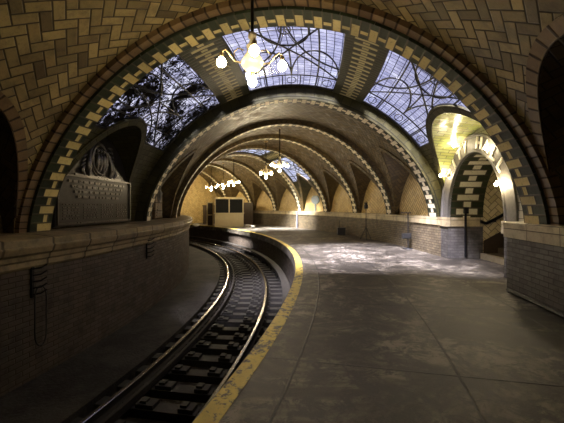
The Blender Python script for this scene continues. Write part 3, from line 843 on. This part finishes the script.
# ------------------------------------------------------------------ plaques
def frame_at(r, th, z, inward=True):
    """matrix: local X along the wall (to the right seen from inside), Y up, Z towards the room"""
    a = math.radians(th); er = Vector((math.cos(a), math.sin(a), 0)); et = Vector((-math.sin(a), math.cos(a), 0))
    if inward: n = er; x = et            # left wall: room is outward, right-hand side is +theta
    else: n = -er; x = -et
    Mx = Matrix.Identity(4)
    up = Vector((0, 0, 1))
    x = up.cross(n)
    for i in range(3): Mx[i][0] = x[i]; Mx[i][1] = up[i]; Mx[i][2] = n[i]; Mx[i][3] = P(r, th, z)[i]
    return Mx
def arch_outline(w, h, z0, n=28, e=1.9):
    pts = [(-w, 0), (w, 0)]
    for i in range(1, n): 
        x = w*math.cos(PI*i/n); pts.append((x, z0 + (h-z0)*max(0, 1-abs(x/w)**e)**.55))
    return pts
def slab(m, pts, z0, z1, bev=.02):
    n = len(pts); cx = sum(p[0] for p in pts)/n; cy = sum(p[1] for p in pts)/n
    ins = [(p[0]+(cx-p[0])*bev, p[1]+(cy-p[1])*bev) for p in pts]
    m.quad([(p[0], p[1], z1) for p in ins])
    for i in range(n):
        a, b = pts[i], pts[(i+1) % n]; c, d = ins[i], ins[(i+1) % n]
        m.quad([(a[0], a[1], z0), (b[0], b[1], z0), (d[0], d[1], z1), (c[0], c[1], z1)])
root = empty('memorial_plaque', (0, 0, 0)); root.matrix_world = frame_at(WL+.03, -4.0, 1.16)
tag(root, 'large dark bronze arched memorial plaque with oval medallion relief and rows of raised lettering', 'plaque')
m = MB(); slab(m, arch_outline(1.58, 2.30, .5), 0, .10, .02); m.build('backplate', M['bronze'], root)
m = MB()
for (x0, x1, y0, y1) in ((-1.5, 1.5, .06, .10), (-1.5, 1.5, 1.12, 1.16), (-1.5, -1.46, .1, 1.12), (1.46, 1.5, .1, 1.12), (-.95, .95, 1.16, 1.2)):
    m.box(((x0+x1)/2, (y0+y1)/2, .115), (x1-x0, y1-y0, .04))
m.build('border_moulding', M['bronze_hi'], root)
m = MB(); rr = random.Random(3)
y = 1.02
for ln in range(4):
    x = -1.15 + .1*ln; xe = 1.15-.1*ln
    while x < xe:
        w = rr.uniform(.07, .22); w = min(w, xe-x+.02); m.box((x+w/2, y, .108), (w, .055, .025)); x += w+.05
    y -= .115
for cxx in (-1.05, -.35, .35, 1.05):
    yy = .5
    for ln in range(6):
        x = cxx-.27; xe = cxx+.27
        while x < xe:
            w = min(rr.uniform(.04, .12), xe-x+.01); m.box((x+w/2, yy, .106), (w, .022, .018)); x += w+.03
        yy -= .062
m.build('raised_lines', M['bronze_hi'], root)
# relief : oval medallion with wreath and two standing figures either side
m = MB(); mt = Matrix.Translation((0, 1.62, .1))
ring = [(.30*math.cos(2*PI*i/32), 1.62+.36*math.sin(2*PI*i/32), .12) for i in range(33)]; m.tube(ring, .035, 8)
ring = [(.36*math.cos(2*PI*i/32), 1.62+.42*math.sin(2*PI*i/32), .11) for i in range(33)]; m.tube(ring, .02, 8)
for sg in (-1, 0, 1):
    x = sg*.13; m.tube([(x, 1.35, .10), (x, 1.5, .14), (x, 1.68, .15), (x, 1.76, .13)], [.05, .06, .055, .03], 8)
    m.tube([(x, 1.78, .12), (x, 1.83, .15), (x, 1.88, .12)], [.02, .045, .02], 8)
for sg in (-1, 1):
    m.tube([(sg*.45, 1.2, .1), (sg*.5, 1.35, .13), (sg*.47, 1.55, .14), (sg*.42, 1.7, .12), (sg*.36, 1.85, .1)], [.07, .09, .07, .05, .03], 8)
    m.tube([(sg*.62, 1.2, .1), (sg*.72, 1.3, .13), (sg*.6, 1.42, .11)], [.05, .06, .03], 8)
    for q in range(7):
        a = math.radians(100+q*22)*1.0; m.tube([(sg*(.42+.02*q), 1.98-.1*q, .1), (sg*(.5+.03*q), 1.96-.1*q, .13), (sg*(.55+.03*q), 1.9-.1*q, .1)], [.015, .03, .012], 6)
m.build('relief', M['bronze_hi'], root)

root = empty('tablet', (0, 0, 0)); root.matrix_world = frame_at(WL+.03, 6.2, 1.16)
tag(root, 'small brown tablet with oval relief, in the left niche between the first two inner ribs', 'plaque')
m = MB(); slab(m, [(-.55, 0), (.55, 0), (.55, .9), (.40, 1.05), (.40, 1.35), (.18, 1.62), (-.18, 1.62), (-.40, 1.35), (-.40, 1.05), (-.55, .9)], 0, .1, .04); m.build('backplate', M['terra'], root)
m = MB(); m.tube([(.24*math.cos(2*PI*i/24), .95+.3*math.sin(2*PI*i/24), .11) for i in range(25)], .03, 8); m.tube([(0, .72, .1), (0, .95, .14), (0, 1.1, .1)], [.06, .1, .05], 8)
for q in range(4): m.box((0, .14+.1*q, .11), (.8-.1*q, .03, .03))
m.build('relief', M['letter_stone'], root)

# name tablet in the lit niche on the right wall (blue grey mosaic, on a small post)
def on_right(name, r, th, z): 
    o = empty(name, (0, 0, 0)); o.matrix_world = frame_at(r, th, z, False); return o
root = on_right('mosaic_sign', WR-.04, 23.9, 2.1)
tag(root, 'small blue grey mosaic sign on the tan niche wall below the far skylight', 'sign')
m = MB(); slab(m, [(-.55, -.12), (-.3, -.28), (.3, -.28), (.55, -.12), (.55, .16), (.3, .3), (-.3, .3), (-.55, .16)], 0, .04, .04); m.build('panel', M['bluegrey'], root)
m = MB(); m.box((0, -.55, .02), (.16, .55, .04)); m.build('stem', M['bluegrey'], root)
for q in range(7):
    m = MB(); m.box((-.33+.11*q, .08, .045), (.05, .10, .015)); m.build('raised_mark', M['zinc'], root)
    m = MB(); m.box((-.28+.09*q, -.1, .045), (.04, .06, .015)); m.build('raised_mark', M['zinc'], root)

# ------------------------------------------------------------------ loose things on the platform
def floor_thing(name, px, py, label, cat):
    """stand on the platform where the photo shows it"""
    Z = 1.61*350/(py-206.8); X = (px-282)/350*Z
    o = empty(name, (X, Z, 0)); tag(o, label, cat); return o, X, Z
ls, X, Z = floor_thing('lamp_stand', 366, 239.5, 'thin black tripod stand with a small lamp head by the right wall', 'tripod')
for q in range(3):
    a = 2*PI*q/3+.4; m = MB(); m.tube([(0, 0, .62), (.30*math.cos(a), .30*math.sin(a), .0)], .018, 6)
    m.tube([(0, 0, .22), (.18*math.cos(a), .18*math.sin(a), .25)], .01, 6); m.build('leg', M['black_plastic'], ls)
m = MB(); m.tube([(0, 0, .15), (0, 0, .95)], .022, 8); m.tube([(0, 0, .95), (0, 0, 1.5)], .016, 8); m.tube([(0, 0, .93), (0, 0, 1.0)], .035, 8); m.build('pole', M['black_plastic'], ls)
m = MB(); m.box((0, 0, 1.62), (.16, .14, .2)); m.lathe([(.0, .12), (.09, .12), (.05, 0), (0, 0)], (0, 0, 1.7), 12); m.tube([(0, 0, 1.5), (0, 0, 1.9)], .012, 6); m.build('lamp_head', M['black_plastic'], ls)
ps, X, Z = floor_thing('post_stand', 408, 249.0, 'black post with short crossbar and dark box, against the right wall', 'stand')
m = MB(); m.tube([(0, 0, .02), (0, 0, 1.38)], .022, 8); m.tube([(-.28, 0, 1.38), (.12, 0, 1.38)], .018, 8); m.build('pole', M['black_plastic'], ps)
m = MB(); m.lathe([(0, .03), (.17, .03), (.19, 0), (0, 0)], n=16); m.build('base', M['black_plastic'], ps)
m = MB(); m.box((-.08, -.03, .5), (.34, .16, .2)); m.box((-.08, -.12, .5), (.26, .03, .12)); m.build('control_box', M['black_plastic'], ps)
bx, X, Z = floor_thing('equipment_case', 341, 235.0, 'small dark case on the floor against the right wall, beyond the tripod', 'case')
m = MB(); m.box((0, 0, .2), (.42, .4, .36)); m.box((0, 0, .40), (.44, .42, .05)); m.build('case_body', M['black_plastic'], bx)
m = MB(); m.tube([(-.1, -.02, .42), (-.1, -.02, .8), (-.04, -.02, .85)], .02, 6); m.build('handle', M['black_plastic'], bx)

# zinc downpipe on the wall below the far skylight
dp = on_right('downpipe', 34.78, 27.4, 0); tag(dp, 'blue grey downpipe on the far right wall beside the brightly lit patch of floor', 'pipe')
m = MB(); m.tube([(0, .02, .05), (0, 1.0, .05), (0, 1.3, .06)], .07, 10); m.build('pipe', M['zinc'], dp)
m = MB()
for y in (.25, .85): m.box((0, y, .03), (.2, .05, .06))
m.build('bracket', M['iron'], dp)

# ticket booth
bt = empty('ticket_booth', P(31.55, 36.6, 0), 0.10)
tag(bt, 'cream and dark glass ticket booth at the far end of the platform', 'booth')
m = MB(); m.box((0, 0, .52), (2.3, 1.7, 1.04))
for x in (-.75, 0, .75): m.box((x, -.86, .52), (.6, .02, .8))
m.build('base_panel', M['booth_paint'], bt)
m = MB(); m.box((0, 0, 1.08), (2.42, 1.8, .07)); m.build('counter', M['booth_paint'], bt)
m = MB(); m.box((0, 0, 1.68), (2.2, 1.6, 1.12)); m.build('window_pane', M['dark_glass'], bt)
m = MB()
for x in (-1.12, 0, 1.12):
    for y in (-.82, .82): m.box((x, y, 1.68), (.08, .06, 1.14))
for x in (-1.12, 1.12): m.box((x, 0, 1.68), (.06, .06, 1.14))
m.build('window_frame', M['booth_paint'], bt)
m = MB(); m.box((0, 0, 2.28), (2.44, 1.84, .09)); m.box((0, 0, 2.36), (2.2, 1.6, .08)); m.build('roof', M['booth_paint'], bt)
cab = empty('locker', P(31.05, 41.1, 0), .1); tag(cab, 'narrow cream framed locker standing left of the ticket booth', 'cabinet')
m = MB(); m.box((0, 0, 1.0), (.5, .6, 2.0)); m.build('body', M['dark_wood'], cab)
m = MB()
for x in (-.25, .25): m.box((x, -.31, 1.0), (.1, .05, 2.0))
m.box((0, -.31, 1.98), (.5, .05, .1)); m.box((0, -.31, .9), (.5, .05, .1)); m.build('frame', M['booth_paint'], cab)
cr = empty('crate', P(30.75, 36.4, 0), .1); tag(cr, 'dark wooden crate on the floor left of the booth, by the track', 'crate')
m = MB(); m.box((0, 0, .3), (.7, .6, .56))
for z in (.1, .3, .5): m.box((0, -.31, z), (.74, .03, .1))
m.build('crate_body', M['dark_wood'], cr)
pt = empty('partition', P(33.2, 44.5, 0), math.radians(44.5)); tag(pt, 'low dark wooden partition before the yellow end wall', 'partition')
m = MB(); m.box((0, 0, .85), (3.6, .08, 1.7)); m.build('panel', M['dark_wood'], pt)
m = MB(); m.box((0, 0, 1.73), (3.7, .14, .07))
for x in (-1.8, -.6, .6, 1.8): m.box((x, -.06, .85), (.08, .06, 1.7))
m.build('frame', M['dark_wood'], pt)
pn = empty('dark_sheet', P(34.2, 38.8, 0), math.radians(38.8-90)); tag(pn, 'tall dark board standing in for the dark stretch of wall right of the ticket booth', 'sheet')
m = MB(); m.box((0, 0, 1.0), (1.5, .08, 2.0)); m.box((0, -.05, 1.9), (1.5, .03, .08)); m.build('sheet', M['dark_wood'], pn)  # added dark sheet in place of the dark doorway and wall here
for (px, py, sc_, lb) in ((196, 226.6, 1.0, 'white plastic bag on the far platform edge, left of the booth'), (248, 227.2, .9, 'small pale bag on the floor right of the booth'), (253, 227.6, .7, 'tiny pale bundle on the floor, rightmost of the litter by the booth')):
    Zz = 1.61*350/(py-206.8); X = (px-282)/350*Zz; r_ = math.hypot(X-CX, Zz-CY)
    m = MB(); rows = []
    rr = random.Random(px)
    for i in range(7):
        t = PI*i/6
        rows.append([Vector((.25*sc_*math.sin(t)*(1+.25*rr.random())*math.cos(2*PI*k/10), .2*sc_*math.sin(t)*(1+.2*rr.random())*math.sin(2*PI*k/10), .13*sc_*(1-math.cos(t)))) for k in range(10)])
        rows[-1].append(rows[-1][0])
    m.grid(rows, [[(0, 0)]*11 for _ in rows]); o = m.build('plastic_bag', M['paper']); o.location = (X, Zz, 0.002); tag(o, lb, 'bag', 'pale litter near the booth')

# pipe along the foot of the near pier
m = MB(); m.tube([P(34.2, t, .04) for t in [PIER-.2-i*.5 for i in range(60)]], .035, 8)
o = m.build('floor_pipe', M['iron']); tag(o, 'thin black pipe running along the foot of the near right wall', 'pipe')

# cable racks on the left wall
def cable_rack(th, z0, z1, label, loop=False):
    root = empty('cable_rack', (0, 0, 0)); root.matrix_world = frame_at(26.03, th, 0); tag(root, label, 'cable rack', 'cable racks on the left wall')
    m = MB(); m.box((0, (z0+z1)/2, .02), (.05, z1-z0, .03)); m.build('upright', M['iron'], root)
    n = 5
    for i in range(n):
        z = lerp(z0+.05, z1-.03, i/(n-1)); m = MB(); m.tube([(0, z, .03), (.06, z+.01, .12), (.14, z+.06, .16)], .014, 6); m.build('hook', M['iron'], root)
    if loop:
        m = MB(); pts = []
        for i in range(25):
            a = 2*PI*i/24; pts.append((.10+.13*math.sin(a), z0-.32+.5*math.cos(a), .08+.02*math.sin(3*a)))
        m.tube(pts, .012, 6); m.build('cable', M['black_plastic'], root)
cable_rack(-2.1, .2, .72, 'black iron hook rack on the far part of the left wall, below the plaque')
cable_rack(-10.5, .12, .62, 'black iron hook rack with a hanging cable loop on the near left wall', True)

# ------------------------------------------------------------------ light, sky, camera
w = bpy.data.worlds.new('sky'); sc.world = w; w.use_nodes = True
nt = w.node_tree; bg = nt.nodes['Background']
tc = nt.nodes.new('ShaderNodeTexCoord'); nz = nt.nodes.new('ShaderNodeTexNoise'); nz.inputs['Scale'].default_value = 3.0; nz.inputs['Detail'].default_value = 3
cr_ = nt.nodes.new('ShaderNodeValToRGB'); cr_.color_ramp.elements[0].position = .35; cr_.color_ramp.elements[0].color = (.50, .58, .9, 1); cr_.color_ramp.elements[1].position = .7; cr_.color_ramp.elements[1].color = (.92, .94, 1, 1)
nt.links.new(tc.outputs['Generated'], nz.inputs['Vector']); nt.links.new(nz.outputs[0], cr_.inputs[0]); nt.links.new(cr_.outputs[0], bg.inputs[0])
bg.inputs[1].default_value = 1.15
sun = bpy.data.lights.new('sun', 'SUN'); sun.energy = 190.0; sun.angle = math.radians(25); sun.color = (1, .97, .90)
so = bpy.data.objects.new('sun', sun); C.objects.link(so); so.rotation_euler = Vector((2.0, 3.0, -5.2)).to_track_quat('-Z', 'Y').to_euler()

cam = bpy.data.cameras.new('camera'); co = bpy.data.objects.new('camera', cam); C.objects.link(co)
co.location = (0, 0, 1.61); co.rotation_euler = (PI/2, 0, 0)
cam.sensor_width = 36; cam.lens = 350/564*36; cam.shift_y = -(211.5-206.8)/564; cam.clip_start = .05
sc.camera = co
sc.view_settings.view_transform = 'Standard'; sc.view_settings.look = 'None'; sc.view_settings.gamma = 1; sc.view_settings.use_curve_mapping = False
sc.view_settings.exposure = -0.3
# number the setting's repeated names
cnt = {}
for o in C.objects:
    if o.get('kind') == 'structure' and not o.parent:
        b = o.name.split('.')[0]
        if b in ('window', 'trim'):
            cnt[b] = cnt.get(b, 0)+1; o.name = '%s_%d' % (b, cnt[b])
